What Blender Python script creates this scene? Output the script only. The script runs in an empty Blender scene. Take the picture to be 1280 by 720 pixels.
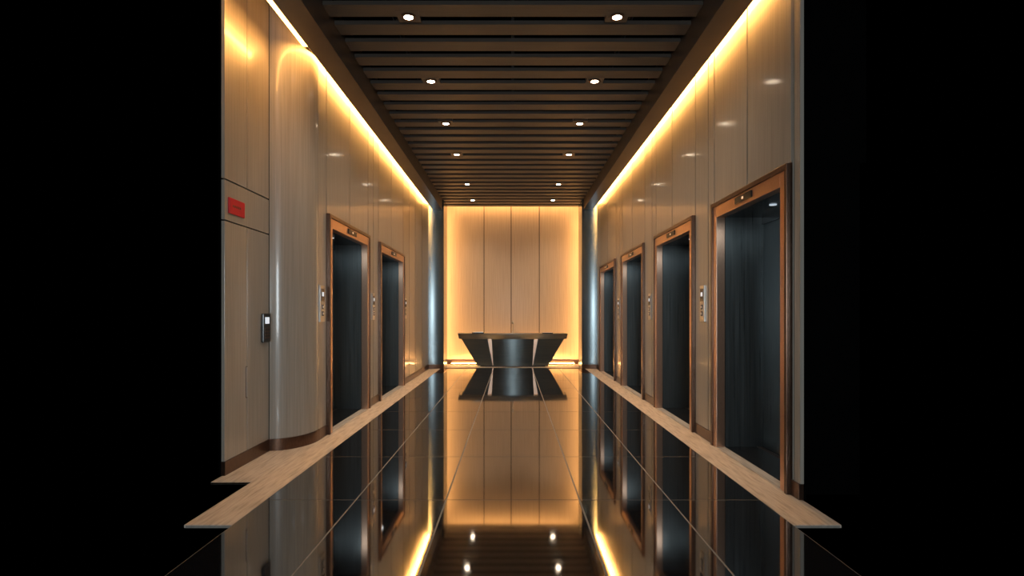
import bpy, bmesh, math
from mathutils import Vector

scene = bpy.context.scene
H = 1.5
F = 720.0

# ------------------------------------------------------------------ materials
def new_mat(name):
    m = bpy.data.materials.new(name); m.use_nodes = True
    nt = m.node_tree
    return m, nt, nt.nodes["Principled BSDF"]

def noise_chain(nt, scale_xyz, scale=1.0, detail=4, rough=0.55):
    tc = nt.nodes.new("ShaderNodeTexCoord")
    mp = nt.nodes.new("ShaderNodeMapping")
    mp.inputs["Scale"].default_value = scale_xyz
    nt.links.new(tc.outputs["Object"], mp.inputs["Vector"])
    n = nt.nodes.new("ShaderNodeTexNoise")
    n.inputs["Scale"].default_value = scale
    n.inputs["Detail"].default_value = detail
    n.inputs["Roughness"].default_value = rough
    nt.links.new(mp.outputs["Vector"], n.inputs["Vector"])
    return n

def ramp(nt, src, stops):
    r = nt.nodes.new("ShaderNodeValToRGB")
    el = r.color_ramp.elements
    while len(el) < len(stops): el.new(0.5)
    for e, (p, c) in zip(el, stops):
        e.position = p; e.color = (c[0], c[1], c[2], 1)
    nt.links.new(src, r.inputs["Fac"])
    return r

def mat_noise(name, stops, sxyz, scale=1.0, detail=4, metallic=0.0, rough=0.4, coat=0.0, coat_rough=0.05, ior=1.5, bump=0.0, rvar=None, spec=0.5):
    m, nt, b = new_mat(name)
    n = noise_chain(nt, sxyz, scale, detail)
    r = ramp(nt, n.outputs["Fac"], stops)
    nt.links.new(r.outputs["Color"], b.inputs["Base Color"])
    b.inputs["Metallic"].default_value = metallic
    b.inputs["Roughness"].default_value = rough
    b.inputs["IOR"].default_value = ior
    b.inputs["Specular IOR Level"].default_value = spec
    b.inputs["Coat Weight"].default_value = coat
    b.inputs["Coat Roughness"].default_value = coat_rough
    if rvar:
        rr = ramp(nt, n.outputs["Fac"], [(0.3, (rvar[0],)*3), (0.7, (rvar[1],)*3)])
        nt.links.new(rr.outputs["Color"], b.inputs["Roughness"])
    if bump:
        bp = nt.nodes.new("ShaderNodeBump"); bp.inputs["Strength"].default_value = bump
        bp.inputs["Distance"].default_value = 0.002
        nt.links.new(n.outputs["Fac"], bp.inputs["Height"])
        nt.links.new(bp.outputs["Normal"], b.inputs["Normal"])
    return m

def mat_emit(name, col, strength):
    m, nt, b = new_mat(name)
    b.inputs["Base Color"].default_value = (0.8, 0.8, 0.8, 1)
    b.inputs["Emission Color"].default_value = (*col, 1)
    b.inputs["Emission Strength"].default_value = strength
    return m

LAM = mat_noise("panel_laminate", [(0.3, (0.240, 0.212, 0.180)), (0.7, (0.32, 0.286, 0.246))], (60, 60, 1.2), 1.0, 5,
                rough=0.36, coat=0.42, coat_rough=0.10)
OAK = mat_noise("pale_oak_panel", [(0.3, (0.46, 0.34, 0.235)), (0.7, (0.58, 0.44, 0.31))], (50, 50, 1.0), 1.0, 5, rough=0.45, coat=0.1, coat_rough=0.2)
GRAN = mat_noise("black_granite", [(0.45, (0.004, 0.004, 0.005)), (0.72, (0.02, 0.02, 0.022))], (1, 1, 1), 180, 3,
                 rough=0.045, ior=5.0)
GROUT = mat_noise("grout", [(0.3, (0.16, 0.145, 0.125)), (0.7, (0.22, 0.20, 0.175))], (1, 1, 1), 30, rough=0.7)
TRAV = mat_noise("travertine", [(0.25, (0.25, 0.20, 0.155)), (0.5, (0.46, 0.39, 0.32)), (0.75, (0.58, 0.51, 0.43))],
                 (20, 1.6, 20), 2.0, 10, rough=0.5, coat=0.05, coat_rough=0.15, bump=0.15)
BRZ = mat_noise("dark_bronze", [(0.3, (0.11, 0.065, 0.045)), (0.7, (0.15, 0.09, 0.065))], (60, 60, 20), 1, metallic=0.9, rough=0.3)
COP = mat_noise("brushed_copper", [(0.3, (0.60, 0.38, 0.27)), (0.7, (0.68, 0.44, 0.32))], (150, 150, 30), 1, metallic=1.0, rough=0.3)
DST = mat_noise("dark_brushed_steel", [(0.3, (0.10, 0.115, 0.12)), (0.7, (0.14, 0.155, 0.16))], (90, 90, 1.0), 1, metallic=0.9, rough=0.32, rvar=(0.27, 0.37))
CST = mat_noise("polished_steel", [(0.3, (0.20, 0.24, 0.255)), (0.7, (0.22, 0.26, 0.275))], (2, 2, 2), 1, metallic=1.0, rough=0.24)
DSK = mat_noise("desk_steel", [(0.3, (0.13, 0.155, 0.16)), (0.7, (0.16, 0.18, 0.185))], (2, 2, 30), 1, metallic=1.0, rough=0.28)
RIM = mat_noise("desk_rim_steel", [(0.3, (0.24, 0.24, 0.23)), (0.7, (0.30, 0.30, 0.29))], (2, 2, 30), 1, metallic=1.0, rough=0.28)
BACK = mat_noise("dark_backing", [(0.3, (0.0015, 0.0015, 0.0015)), (0.7, (0.002, 0.002, 0.002))], (3, 3, 3), 1, rough=1.0, spec=0.0)
BULK = mat_noise("bulkhead_bronze_lacquer", [(0.3, (0.045, 0.029, 0.020)), (0.7, (0.062, 0.041, 0.029))], (3, 3, 3), 1, rough=0.35, coat=0.2, coat_rough=0.2)
COVE = mat_noise("cove_plaster", [(0.3, (0.6, 0.5, 0.4)), (0.7, (0.68, 0.58, 0.48))], (3, 3, 3), 1, rough=0.8)
SLAT = mat_noise("slat_brown", [(0.3, (0.046, 0.035, 0.028)), (0.7, (0.062, 0.049, 0.039))], (2, 40, 40), 1, rough=0.45)
RED = mat_noise("sign_red", [(0.3, (0.45, 0.004, 0.012)), (0.7, (0.55, 0.008, 0.018))], (5, 5, 5), 1, rough=0.5)
WHT = mat_noise("sign_white", [(0.3, (0.7, 0.68, 0.66)), (0.7, (0.8, 0.78, 0.76))], (5, 5, 5), 1, rough=0.5)
BLK = mat_noise("black_plastic", [(0.3, (0.008, 0.008, 0.009)), (0.7, (0.014, 0.014, 0.015))], (5, 5, 5), 1, rough=0.2)
NIC = mat_noise("satin_nickel", [(0.3, (0.45, 0.43, 0.41)), (0.7, (0.58, 0.56, 0.53))], (60, 60, 2), 1, metallic=1.0, rough=0.32)
LED = mat_emit("led_warm", (1.0, 0.46, 0.11), 60)
LEDN = mat_emit("led_warm_diffuser", (1.0, 0.46, 0.11), 14)
LEDB = mat_emit("led_warm_back", (1.0, 0.53, 0.18), 36)
LEDF = mat_emit("led_warm_floor", (1.0, 0.53, 0.18), 75)
LEDS = mat_emit("led_desk_slit", (1.0, 0.50, 0.2), 0.8)
LAMP = mat_emit("downlight_lens", (1.0, 0.82, 0.6), 40)
SCR = mat_emit("display_glow", (0.7, 0.85, 1.0), 0.6)
SCO = mat_emit("indicator_amber", (1.0, 0.5, 0.2), 0.7)

# ------------------------------------------------------------------ mesh builder
class MB:
    def __init__(s):
        s.bm = bmesh.new(); s.mats = []
    def mi(s, m):
        if m not in s.mats: s.mats.append(m)
        return s.mats.index(m)
    def box(s, x0, x1, y0, y1, z0, z1, m):
        if x0 > x1: x0, x1 = x1, x0
        if y0 > y1: y0, y1 = y1, y0
        i = s.mi(m)
        v = [s.bm.verts.new(p) for p in [(x0,y0,z0),(x1,y0,z0),(x1,y1,z0),(x0,y1,z0),(x0,y0,z1),(x1,y0,z1),(x1,y1,z1),(x0,y1,z1)]]
        for f in [(0,3,2,1),(4,5,6,7),(0,1,5,4),(1,2,6,5),(2,3,7,6),(3,0,4,7)]:
            s.bm.faces.new([v[k] for k in f]).material_index = i
    def prism(s, pts_bot, pts_top, m, smooth=False):
        i = s.mi(m); n = len(pts_bot)
        a = [s.bm.verts.new(p) for p in pts_bot]; b = [s.bm.verts.new(p) for p in pts_top]
        fs = [s.bm.faces.new(a[::-1]), s.bm.faces.new(b)]
        for f in fs: f.material_index = i
        for k in range(n):
            f = s.bm.faces.new([a[k], a[(k+1)%n], b[(k+1)%n], b[k]]); f.material_index = i; f.smooth = smooth
    def cyl(s, c, r, z0, z1, m, n=24, r2=None):
        r2 = r if r2 is None else r2
        s.prism([(c[0]+r*math.cos(2*math.pi*k/n), c[1]+r*math.sin(2*math.pi*k/n), z0) for k in range(n)],
                [(c[0]+r2*math.cos(2*math.pi*k/n), c[1]+r2*math.sin(2*math.pi*k/n), z1) for k in range(n)], m, True)
    def done(s, name, loc=(0,0,0), parent=None, bevel=0.0, split=False):
        bmesh.ops.recalc_face_normals(s.bm, faces=s.bm.faces)
        me = bpy.data.meshes.new(name); s.bm.to_mesh(me); s.bm.free()
        for m in s.mats: me.materials.append(m)
        o = bpy.data.objects.new(name, me); scene.collection.objects.link(o)
        o.location = loc
        if parent: o.parent = parent
        if bevel:
            b = o.modifiers.new("bevel", "BEVEL"); b.width = bevel; b.segments = 2; b.limit_method = 'ANGLE'
            b.angle_limit = math.radians(50)
        if split:
            md = o.modifiers.new("es", "EDGE_SPLIT"); md.split_angle = math.radians(40)
        return o

def empty(name, loc):
    e = bpy.data.objects.new(name, None); e.location = loc; e.empty_display_size = 0.2
    scene.collection.objects.link(e); return e

XW = 2.32      # corridor half width
XS = 2.00      # granite half width
ZT = 4.60      # wall panel top
ZB = 5.15      # top of the set-back bay wall
YB = 17.4      # back wall
YC = 15.85     # steel columns start
BASE = 0.13

# ------------------------------------------------------------------ floor
mb = MB()
mb.box(-XS, XS, 3.2, YB+0.3, -0.021, -0.003, GROUT)
mb.box(XS, 2.33, 4.1, YB+0.3, -0.021, -0.004, GROUT)
mb.box(-XS, -2.33, 4.1, YB+0.3, -0.021, -0.004, GROUT)
mb.box(-2.33, -2.7, 5.15, YB+0.3, -0.021, -0.004, GROUT)
ys = [3.245 + 1.412*k for k in range(0, 10)]
ys = [y for y in ys if y < 16.1] + [16.15]
xs = [-XS, -1.27, -0.54, 0.54, 1.27, XS]
g = 0.0065
for i in range(len(ys)-1):
    for j in range(len(xs)-1):
        mb.box(xs[j]+g, xs[j+1]-g, ys[i]+g, ys[i+1]-g, -0.02, 0, GRAN)
def trav_strip(xa, xb, y0, y1, step=2.824):
    y = y0
    while y < y1-0.01:
        ye = min(y+step, y1)
        mb.box(xa, xb, y+0.001, ye-0.001, -0.02, 0.0, TRAV); y = ye
trav_strip(XS+0.002, 2.34, 4.1, YC)
trav_strip(-2.34, -XS-0.002, 4.1, YC)
mb.box(-2.70, -2.341, 5.15, 7.0, -0.02, 0, TRAV)
mb.box(-2.9, 2.9, 16.152, YB+0.3, -0.02, 0, TRAV)
mb.box(-2.9, -XS-0.002, YC, 16.15, -0.02, 0, TRAV); mb.box(XS+0.002, 2.9, YC, 16.15, -0.02, 0, TRAV)
mb.done("floor")

ELEV_R = [(4.79, 6.63), (7.32, 9.33), (10.12, 12.19), (12.95, 15.20)]
ELEV_L = [(7.17, 9.23), (9.94, 12.19)]
EH = 2.76
DEP = 0.50

def build_wall(name, s, ystart, yend, elevs, seams, thin_to=0):
    mb = MB()
    cuts = sorted(set([ystart, yend] + [round(v,3) for v in seams] + [v for e in elevs for v in e]))
    gp = 0.014
    for a, b in zip(cuts[:-1], cuts[1:]):
        mid = (a+b)/2
        inside = any(e[0] <= mid <= e[1] for e in elevs)
        th = 0.05 if b <= thin_to else 0.62
        z0 = EH if inside else BASE
        mb.box(s*XW, s*(XW+0.03), a+(gp if a > ystart else 0), b-gp, z0+(0.01 if inside else 0), ZT, LAM)
        if inside:
            mb.box(s*(XW+0.03), s*(XW+th), a, b, EH, 4.9, BACK)
        else:
            mb.box(s*(XW+0.03), s*(XW+th), a, b, -0.0, 4.9, BACK)
    for e in elevs:
        mb.box(s*(XW+0.565), s*(XW+0.62), e[0], e[1], 0, EH, BACK)
        if e[0] < 5:
            mb.box(s*(XW+0.031), s*(XW+0.62), e[0]+0.0, e[0]+0.045, 0, EH, BACK)
    if s < 0:
        mb.box(-2.35, -2.95, 6.87, 7.0, 4.9, ZB+0.1, BACK)
    return mb.done(name)

build_wall("wall_right", 1, 4.65, YC, ELEV_R, [4.76, 5.70, 6.84, 8.39, 9.60, 11.2, 12.55, 14.1], thin_to=4.8)
build_wall("wall_left", -1, 6.87, YC, ELEV_L, [8.19, 9.58, 11.0, 12.9, 13.7, 14.7])

XL = 2.68
mb = MB()
for a, b in [(5.35, 5.81), (5.81, 6.33)]:
    mb.box(-XL, -XL-0.03, a+0.006, b-0.006, 2.77, ZB, LAM)
mb.box(-XL, -XL-0.03, 5.356, 6.324, 2.385, 2.755, LAM)
mb.box(-XL-0.03, -XL-0.05, 5.35, 6.9, 0, ZB, BACK)
mb.done("wall_left_bay")

e = empty("service_door", (-XL, 5.81, 0))
mb = MB()
for a, b in [(-0.455, -0.005), (0.005, 0.515)]:
    mb.box(0.0, -0.03, a, b, BASE, 2.372, LAM)
mb.done("door_leaves", parent=e, bevel=0.002)
mb = MB()
mb.box(0.006, -0.01, -0.028, -0.008, 0.66, 0.98, BRZ)
mb.box(0.012, 0.0, -0.026, -0.022, 0.67, 0.97, NIC)
mb.done("pull_handle", parent=e)
mb = MB(); mb.box(0.008, -0.03, -0.46, 0.52, 0, BASE, BRZ); mb.done("kick_plate", parent=e)

def arc_pts(a, b, cx, cy, n, sx):
    return [(cx + sx*a*math.sin(math.pi/2*k/n), cy - b*math.cos(math.pi/2*k/n)) for k in range(n+1)]
mb = MB()
p = arc_pts(XL-XW, 0.52, -XL, 6.86, 24, 1)
poly = p + [(-XL, 6.86)]
mb.prism([(x, y, BASE) for x, y in poly], [(x, y, ZT-0.06) for x, y in poly], LAM, True)
pu = [q for q in p if q[0] < -2.39]
polyu = pu + [(-2.39, 6.86), (-XL, 6.86)]
mb.prism([(x, y, ZT-0.0601) for x, y in polyu], [(x, y, ZB) for x, y in polyu], LAM, True)
mb.done("wall_curved_corner", split=True)
p2 = arc_pts(XL-XW+0.012, 0.532, -XL, 6.86, 24, 1); poly = p2 + [(-XL, 6.86)]
mb = MB(); mb.prism([(x, y, 0) for x, y in poly], [(x, y, BASE) for x, y in poly], BRZ, True)
mb.done("baseboard_curved", split=True)

def baseboard(name, s, ystart, yend, elevs):
    mb = MB(); y = ystart
    for a, b in elevs + [(yend, yend)]:
        if a - y > 0.02: mb.box(s*(XW-0.012), s*(XW+0.03), y, a, 0, BASE, BRZ)
        y = b
    mb.done(name, bevel=0.003)
baseboard("baseboard_right", 1, 4.65, YC, ELEV_R)
baseboard("baseboard_left", -1, 6.87, YC, ELEV_L)

# ------------------------------------------------------------------ elevators
def elevator(s, y0, y1, handles=False):
    cy = (y0+y1)/2; w = (y1-y0)/2
    e = empty("elevator", (s*XW, cy, 0))
    def bx(mb, xa, xb, *r): mb.box(s*xa, s*xb, *r)
    o1, o2 = 0.045, 0.15
    mb = MB()
    bx(mb, -0.045, 0.03, -w, -w+o1, 0, EH, BRZ); bx(mb, -0.045, 0.03, w-o1, w, 0, EH, BRZ)
    bx(mb, -0.045, 0.03, -w+o1, w-o1, EH-o1, EH, BRZ)
    mb.done("outer_trim", parent=e, bevel=0.004)
    mb = MB()
    zt = EH-0.17
    bx(mb, -0.03, 0.07, -w+o1, -w+o2, 0, EH-o1, COP); bx(mb, -0.03, 0.07, w-o2, w-o1, 0, EH-o1, COP)
    bx(mb, -0.03, 0.07, -w+o2, w-o2, zt, EH-o1, COP)
    mb.done("copper_frame", parent=e, bevel=0.006)
    mb = MB()
    bx(mb, 0.07, DEP+0.06, -w+0.05, -w+o2+0.0, 0, EH-0.05, DST); bx(mb, 0.07, DEP+0.06, w-o2, w-0.05, 0, EH-0.05, DST)
    bx(mb, 0.07, DEP+0.06, -w+o2, w-o2, zt, EH-0.05, BLK)
    mb.done("steel_reveal", parent=e)
    mb = MB()
    bx(mb, DEP, DEP+0.04, -w+o2, -0.004, 0.012, zt-0.08, DST); bx(mb, DEP, DEP+0.04, 0.004, w-o2, 0.012, zt-0.08, DST)
    bx(mb, DEP-0.02, DEP+0.04, -w+o2, w-o2, zt-0.08, zt, BLK)
    mb.done("sliding_doors", parent=e, bevel=0.003)
    mb = MB()
    bx(mb, 0.07, DEP+0.06, -w+o2, w-o2, 0, 0.012, BLK)
    for k in range(3): bx(mb, DEP-0.07+k*0.02, DEP-0.06+k*0.02, -w+o2, w-o2, 0.012, 0.016, BRZ)
    bx(mb, -0.03, 0.07, -w+o2, w-o2, 0, 0.008, TRAV)
    mb.done("sill", parent=e)
    mb = MB()
    bx(mb, -0.045, -0.028, -0.20, 0.20, zt+0.035, zt+0.10, BLK)
    bx(mb, -0.047, -0.044, -0.02, 0.02, zt+0.055, zt+0.08, SCO)
    mb.done("floor_indicator", parent=e, bevel=0.003)
    mb = MB(); mb.cyl((s*0.26, 0), 0.035, zt-0.008, zt, SCR, 16); mb.done("soffit_lamp_lens", parent=e)
    ld = bpy.data.lights.new("soffit_lamp", 'AREA'); ld.shape = 'RECTANGLE'; ld.size = 0.2; ld.size_y = (w-o2)*0.6
    ld.energy = 3.6; ld.color = (0.84, 0.96, 1.0)
    lo = bpy.data.objects.new("soffit_lamp", ld); scene.collection.objects.link(lo)
    lo.parent = e; lo.location = (s*0.26, -0.35, zt-0.02)
    if handles:
        mb = MB()
        for sy in (-0.07, 0.07):
            bx(mb, DEP-0.045, DEP-0.03, sy-0.05, sy+0.05, 1.08, 1.10, NIC)
            bx(mb, DEP-0.04, DEP, sy-0.01, sy+0.01, 1.075, 1.105, NIC)
        mb.done("door_pulls", parent=e)
for i, (a, b) in enumerate(ELEV_R): elevator(1, a, b, i == 0)
for a, b in ELEV_L: elevator(-1, a, b)

def call_panel(s, y):
    e = empty("elevator_call_panel", (s*XW, y, 1.63))
    mb = MB(); mb.box(0, -s*0.016, -0.085, 0.085, -0.22, 0.22, NIC); mb.done("plate", parent=e, bevel=0.004)
    mb = MB(); mb.box(-s*0.014, -s*0.020, -0.06, 0.06, 0.03, 0.18, BLK)
    mb.box(-s*0.019, -s*0.022, -0.03, 0.03, 0.09, 0.14, SCR); mb.done("screen", parent=e)
    mb = MB()
    for z in (-0.04, -0.12):
        mb.box(-s*0.014, -s*0.024, -0.028, 0.028, z-0.028, z+0.028, BLK)
        mb.box(-s*0.023, -s*0.026, -0.014, 0.014, z-0.014, z+0.014, WHT)
    mb.done("buttons", parent=e, bevel=0.002)
for y in (7.02, 9.72, 12.57): call_panel(1, y)
for y in (6.98, 9.55, 12.40): call_panel(-1, y)

e = empty("fire_alarm_sign", (-XL, 5.575, 2.53))
mb = MB(); mb.box(0, 0.015, -0.155, 0.155, -0.075, 0.075, RED); mb.done("plate", parent=e, bevel=0.003)
mb = MB()
for k in range(5): mb.box(0.014, 0.0165, -0.09+k*0.035, -0.07+k*0.035, -0.008, 0.014, BRZ)
mb.done("lettering", parent=e)
e = empty("access_keypad", (-XL, 6.215, 1.36))
mb = MB(); mb.box(0, 0.03, -0.085, 0.085, -0.16, 0.15, BLK); mb.done("housing", parent=e, bevel=0.008)
mb = MB(); mb.box(0.029, 0.033, -0.05, 0.05, 0.04, 0.11, SCR); mb.done("screen", parent=e)
mb = MB()
for r in range(4):
    for c in range(3): mb.box(0.029, 0.034, -0.055+c*0.04, -0.028+c*0.04, -0.12+r*0.033, -0.10+r*0.033, BRZ)
mb.done("keys", parent=e)

# ------------------------------------------------------------------ ceiling
ZC = 4.67
mb = MB()
mb.box(-2.345, 2.95, 3.0, YB+0.3, 4.9, 5.0, BACK)
mb.box(-2.95, -2.345, 6.9, YB+0.3, 4.9, 5.0, BACK)
mb.box(-2.95, -2.30, 3.0, 6.9, ZB, ZB+0.1, COVE)
mb.done("ceiling")
mb = MB()
y = 3.1
pitch, sw = 0.40, 0.235
lamp_y = [6.13, 7.82, 9.55, 11.4, 14.0, 15.96]
while y < 17.0:
    mb.box(-1.95, 1.95, y, y+sw, ZC, ZC+0.045, SLAT); y += pitch
for x in (-1.3, 0, 1.3):
    mb.box(x-0.02, x+0.02, 3.0, 17.0, ZC+0.12, ZC+0.16, BLK)
    mb.box(x-0.006, x+0.006, 3.1, 17.0, ZC+0.045, ZC+0.12, BLK)
    for yy in range(4, 17, 2): mb.box(x-0.01, x+0.01, yy-0.01, yy+0.01, ZC+0.16, 4.9, BLK)
mb.done("ceiling_slats")
for s, nm in ((-1, "trim_bulkhead_left"), (1, "trim_bulkhead_right")):
    mb = MB()
    mb.box(s*1.955, s*2.22, 3.0, YC+0.3, 4.40, 4.899, BULK)
    mb.box(s*2.22, s*2.345, 3.0, YC, 4.56, 4.60, COVE)
    if s < 0: mb.box(-2.22, -2.30, 3.0, 6.9, 4.60, ZB, COVE)
    mb.done(nm)
for s in (-1, 1):
    mb = MB(); mb.box(s*2.235, s*2.305, 4.66 if s > 0 else 4.8, YC-0.02, 4.545, 4.558, LED)
    if s < 0:   # wider diffuser lip where the trough opens over the set-back bay
        mb.box(-2.306, -2.385, 4.8, 6.55, 4.545, 4.558, LEDN)
    mb.done("cove_light_strip")

for c in lamp_y:
    for sx in (-1, 1):
        x = sx*1.11
        e = empty("recessed_downlight", (x, c, ZC))
        mb = MB(); mb.box(-0.12, 0.12, -0.12, 0.12, -0.002, 0.06, SLAT); mb.done("mounting_plate", parent=e)
        mb = MB()
        n = 28
        for k in range(n):
            a0, a1 = 2*math.pi*k/n, 2*math.pi*(k+1)/n
            q = [(0.050*math.cos(a0), 0.050*math.sin(a0)), (0.080*math.cos(a0), 0.080*math.sin(a0)),
                 (0.080*math.cos(a1), 0.080*math.sin(a1)), (0.050*math.cos(a1), 0.050*math.sin(a1))]
            mb.prism([(u, v, -0.012) for u, v in q], [(u, v, -0.002) for u, v in q], BRZ)
        bmesh.ops.remove_doubles(mb.bm, verts=mb.bm.verts, dist=1e-5)
        mb.done("bezel", parent=e)
        mb = MB(); mb.cyl((0, 0), 0.051, -0.009, -0.002, LAMP); mb.done("lens", parent=e)
        ld = bpy.data.lights.new("downlight_beam", 'SPOT'); ld.energy = 108; ld.color = (1.0, 0.80, 0.60)
        ld.spot_size = math.radians(125); ld.spot_blend = 0.8; ld.shadow_soft_size = 0.05
        lo = bpy.data.objects.new("downlight_beam", ld); scene.collection.objects.link(lo)
        lo.parent = e; lo.location = (0, 0, -0.03)

# ------------------------------------------------------------------ back wall
mb = MB()
seam = [-2.2, -0.87, -0.05, 0.80, 2.2]
for a, b in zip(seam[:-1], seam[1:]):
    mb.box(a+0.010, b-0.010, YB, YB+0.03, 0.14, 4.88, OAK)
mb.box(-2.95, 2.95, YB+0.03, YB+0.3, 0, 4.9, BACK)
mb.done("wall_back")
mb = MB(); mb.box(-2.2, 2.2, YB-0.012, YB+0.03, 0, 0.14, BRZ); mb.done("baseboard_back")
mb = MB(); mb.box(-1.93, 1.93, YB-0.24, YB-0.18, 4.86, 4.88, LEDB)
mb.box(-1.95, 1.95, YB-0.26, YB-0.16, 4.88, 4.9, BRZ)
mb.done("cove_light_strip")
for s in (-1, 1):
    mb = MB(); mb.box(s*2.07, s*2.08, YB-0.28, YB-0.20, 0.1, 4.6, LEDB); mb.done("wall_light_strip")
mb = MB(); mb.box(-1.85, 1.85, YB-0.16, YB-0.05, 0.0, 0.03, BRZ); mb.box(-1.84, 1.84, YB-0.155, YB-0.095, 0.03, 0.04, LEDF)
mb.done("floor_light_strip")

# steel returns either side of the back wall: gently convex, almost facing down the corridor
for s in (-1, 1):
    p = []
    for k in range(25):
        t = k/24
        p.append((s*(2.345 - 0.435*t), YC + 0.435*(0.03*t + 0.17*t*t)))
    poly = p + [(s*1.91, 16.75), (s*2.09, 16.85), (s*2.09, YB-0.01), (s*2.9, YB-0.01), (s*2.9, YC)]
    mb = MB()
    mb.prism([(x, y, 0.12) for x, y in poly], [(x, y, 4.9) for x, y in poly], CST, True)
    mb.prism([(x, y, 0.0) for x, y in poly], [(x, y, 0.12) for x, y in poly], BRZ, True)
    mb.done("steel_column", split=True)

# ------------------------------------------------------------------ reception desk
YD = 16.35
e = empty("reception_desk", (0, YD, 0))
def bow(hw, y_mid, sag, n=24):
    return [(-hw + 2*hw*k/n, y_mid + sag*((-1+2*k/n)**2)) for k in range(n+1)]
mb = MB()
fr = bow(1.57, -0.12, 0.22); poly = fr + [(1.57, 0.68), (-1.57, 0.68)]
fb = bow(1.54, -0.08, 0.22); polyb = fb + [(1.54, 0.66), (-1.54, 0.66)]
mb.prism([(x, y, 0.80) for x, y in polyb], [(x, y, 0.94) for x, y in poly], RIM)
mb.prism([(x, y, 0.94) for x, y in poly], [(x, y, 0.95) for x, y in poly], DSK)
mb.done("countertop", parent=e)
def facet(mb, x0t, x1t, x0b, x1b, yt0, yt1, yb0, yb1, m, back=0.55, z0=0.03, z1=0.80):
    mb.prism([(x0b, yb0, z0), (x1b, yb1, z0), (x1b, back, z0), (x0b, back, z0)],
             [(x0t, yt0, z1), (x1t, yt1, z1), (x1t, back, z1), (x0t, back, z1)], m)
mb = MB()
t = bow(0.60, -0.02, 0.07) + [(0.60, 0.55), (-0.60, 0.55)]; b_ = bow(0.56, 0.03, 0.07) + [(0.56, 0.55), (-0.56, 0.55)]
mb.prism([(x, y, 0.03) for x, y in b_], [(x, y, 0.80) for x, y in t], DSK, True)
mb.done("centre_panel", parent=e, split=True)
mb = MB()
facet(mb, 0.72, 1.47, 0.58, 1.02, 0.05, 0.15, 0.12, 0.18, DSK); facet(mb, -1.47, -0.72, -1.02, -0.58, 0.15, 0.05, 0.18, 0.12, DSK)
mb.done("side_panels", parent=e, bevel=0.006)
mb = MB()
facet(mb, 0.60, 0.74, 0.56, 0.60, 0.20, 0.20, 0.24, 0.24, COP); facet(mb, -0.74, -0.60, -0.60, -0.56, 0.20, 0.20, 0.24, 0.24, COP)
mb.done("lit_recess", parent=e)
mb = MB()
for s in (-1, 1): mb.box(s*0.62, s*0.71, 0.14, 0.17, 0.785, 0.798, LEDS)
mb.done("recess_lights", parent=e)
mb = MB(); mb.box(-0.93, 0.93, 0.22, 0.52, 0, 0.03, BLK); mb.done("plinth", parent=e)
e = empty("desk_lamp", (0.0, YD+0.25, 0.95))
mb = MB(); mb.cyl((0, 0), 0.06, 0, 0.015, NIC); mb.cyl((0, 0), 0.013, 0.015, 0.30, NIC, 12); mb.done("stand", parent=e)
mb = MB(); mb.cyl((0, 0), 0.035, 0.28, 0.37, NIC, 20, 0.016); mb.done("shade", parent=e)
e = empty("tablet_stand", (-1.0, YD+0.25, 0.95))
mb = MB(); mb.box(-0.17, 0.17, -0.12, 0.12, 0, 0.03, BLK); mb.box(-0.14, 0.14, -0.10, 0.10, 0.03, 0.05, NIC); mb.done("tablet", parent=e, bevel=0.003)
e = empty("guest_book", (1.0, YD+0.25, 0.95))
mb = MB(); mb.box(-0.15, 0.15, -0.11, 0.11, 0, 0.025, BLK); mb.box(-0.14, 0.14, -0.10, 0.10, 0.025, 0.03, WHT); mb.done("book", parent=e, bevel=0.002)

# ------------------------------------------------------------------ daylight from the entrance behind the viewer
ld = bpy.data.lights.new("entrance_daylight", 'AREA'); ld.shape = 'RECTANGLE'; ld.size = 1.6; ld.size_y = 1.8
ld.energy = 240; ld.color = (0.84, 0.95, 1.0)
lo = bpy.data.objects.new("entrance_daylight", ld); scene.collection.objects.link(lo)
lo.location = (0, -2.5, 1.9); lo.rotation_euler = (math.radians(90), 0, 0)

w = bpy.data.worlds.new("World"); scene.world = w; w.use_nodes = True
w.node_tree.nodes["Background"].inputs[0].default_value = (0, 0, 0, 1)
w.node_tree.nodes["Background"].inputs[1].default_value = 0

cam = bpy.data.cameras.new("camera"); co = bpy.data.objects.new("camera", cam); scene.collection.objects.link(co)
co.location = (0, 0, H); co.rotation_euler = (math.radians(90), 0, 0)
cam.sensor_width = 36; cam.lens = 36*F/1280
cam.shift_x = -1/1280; cam.shift_y = (393-360)/1280
cam.clip_start = 0.05
scene.camera = co
scene.view_settings.view_transform = 'Standard'
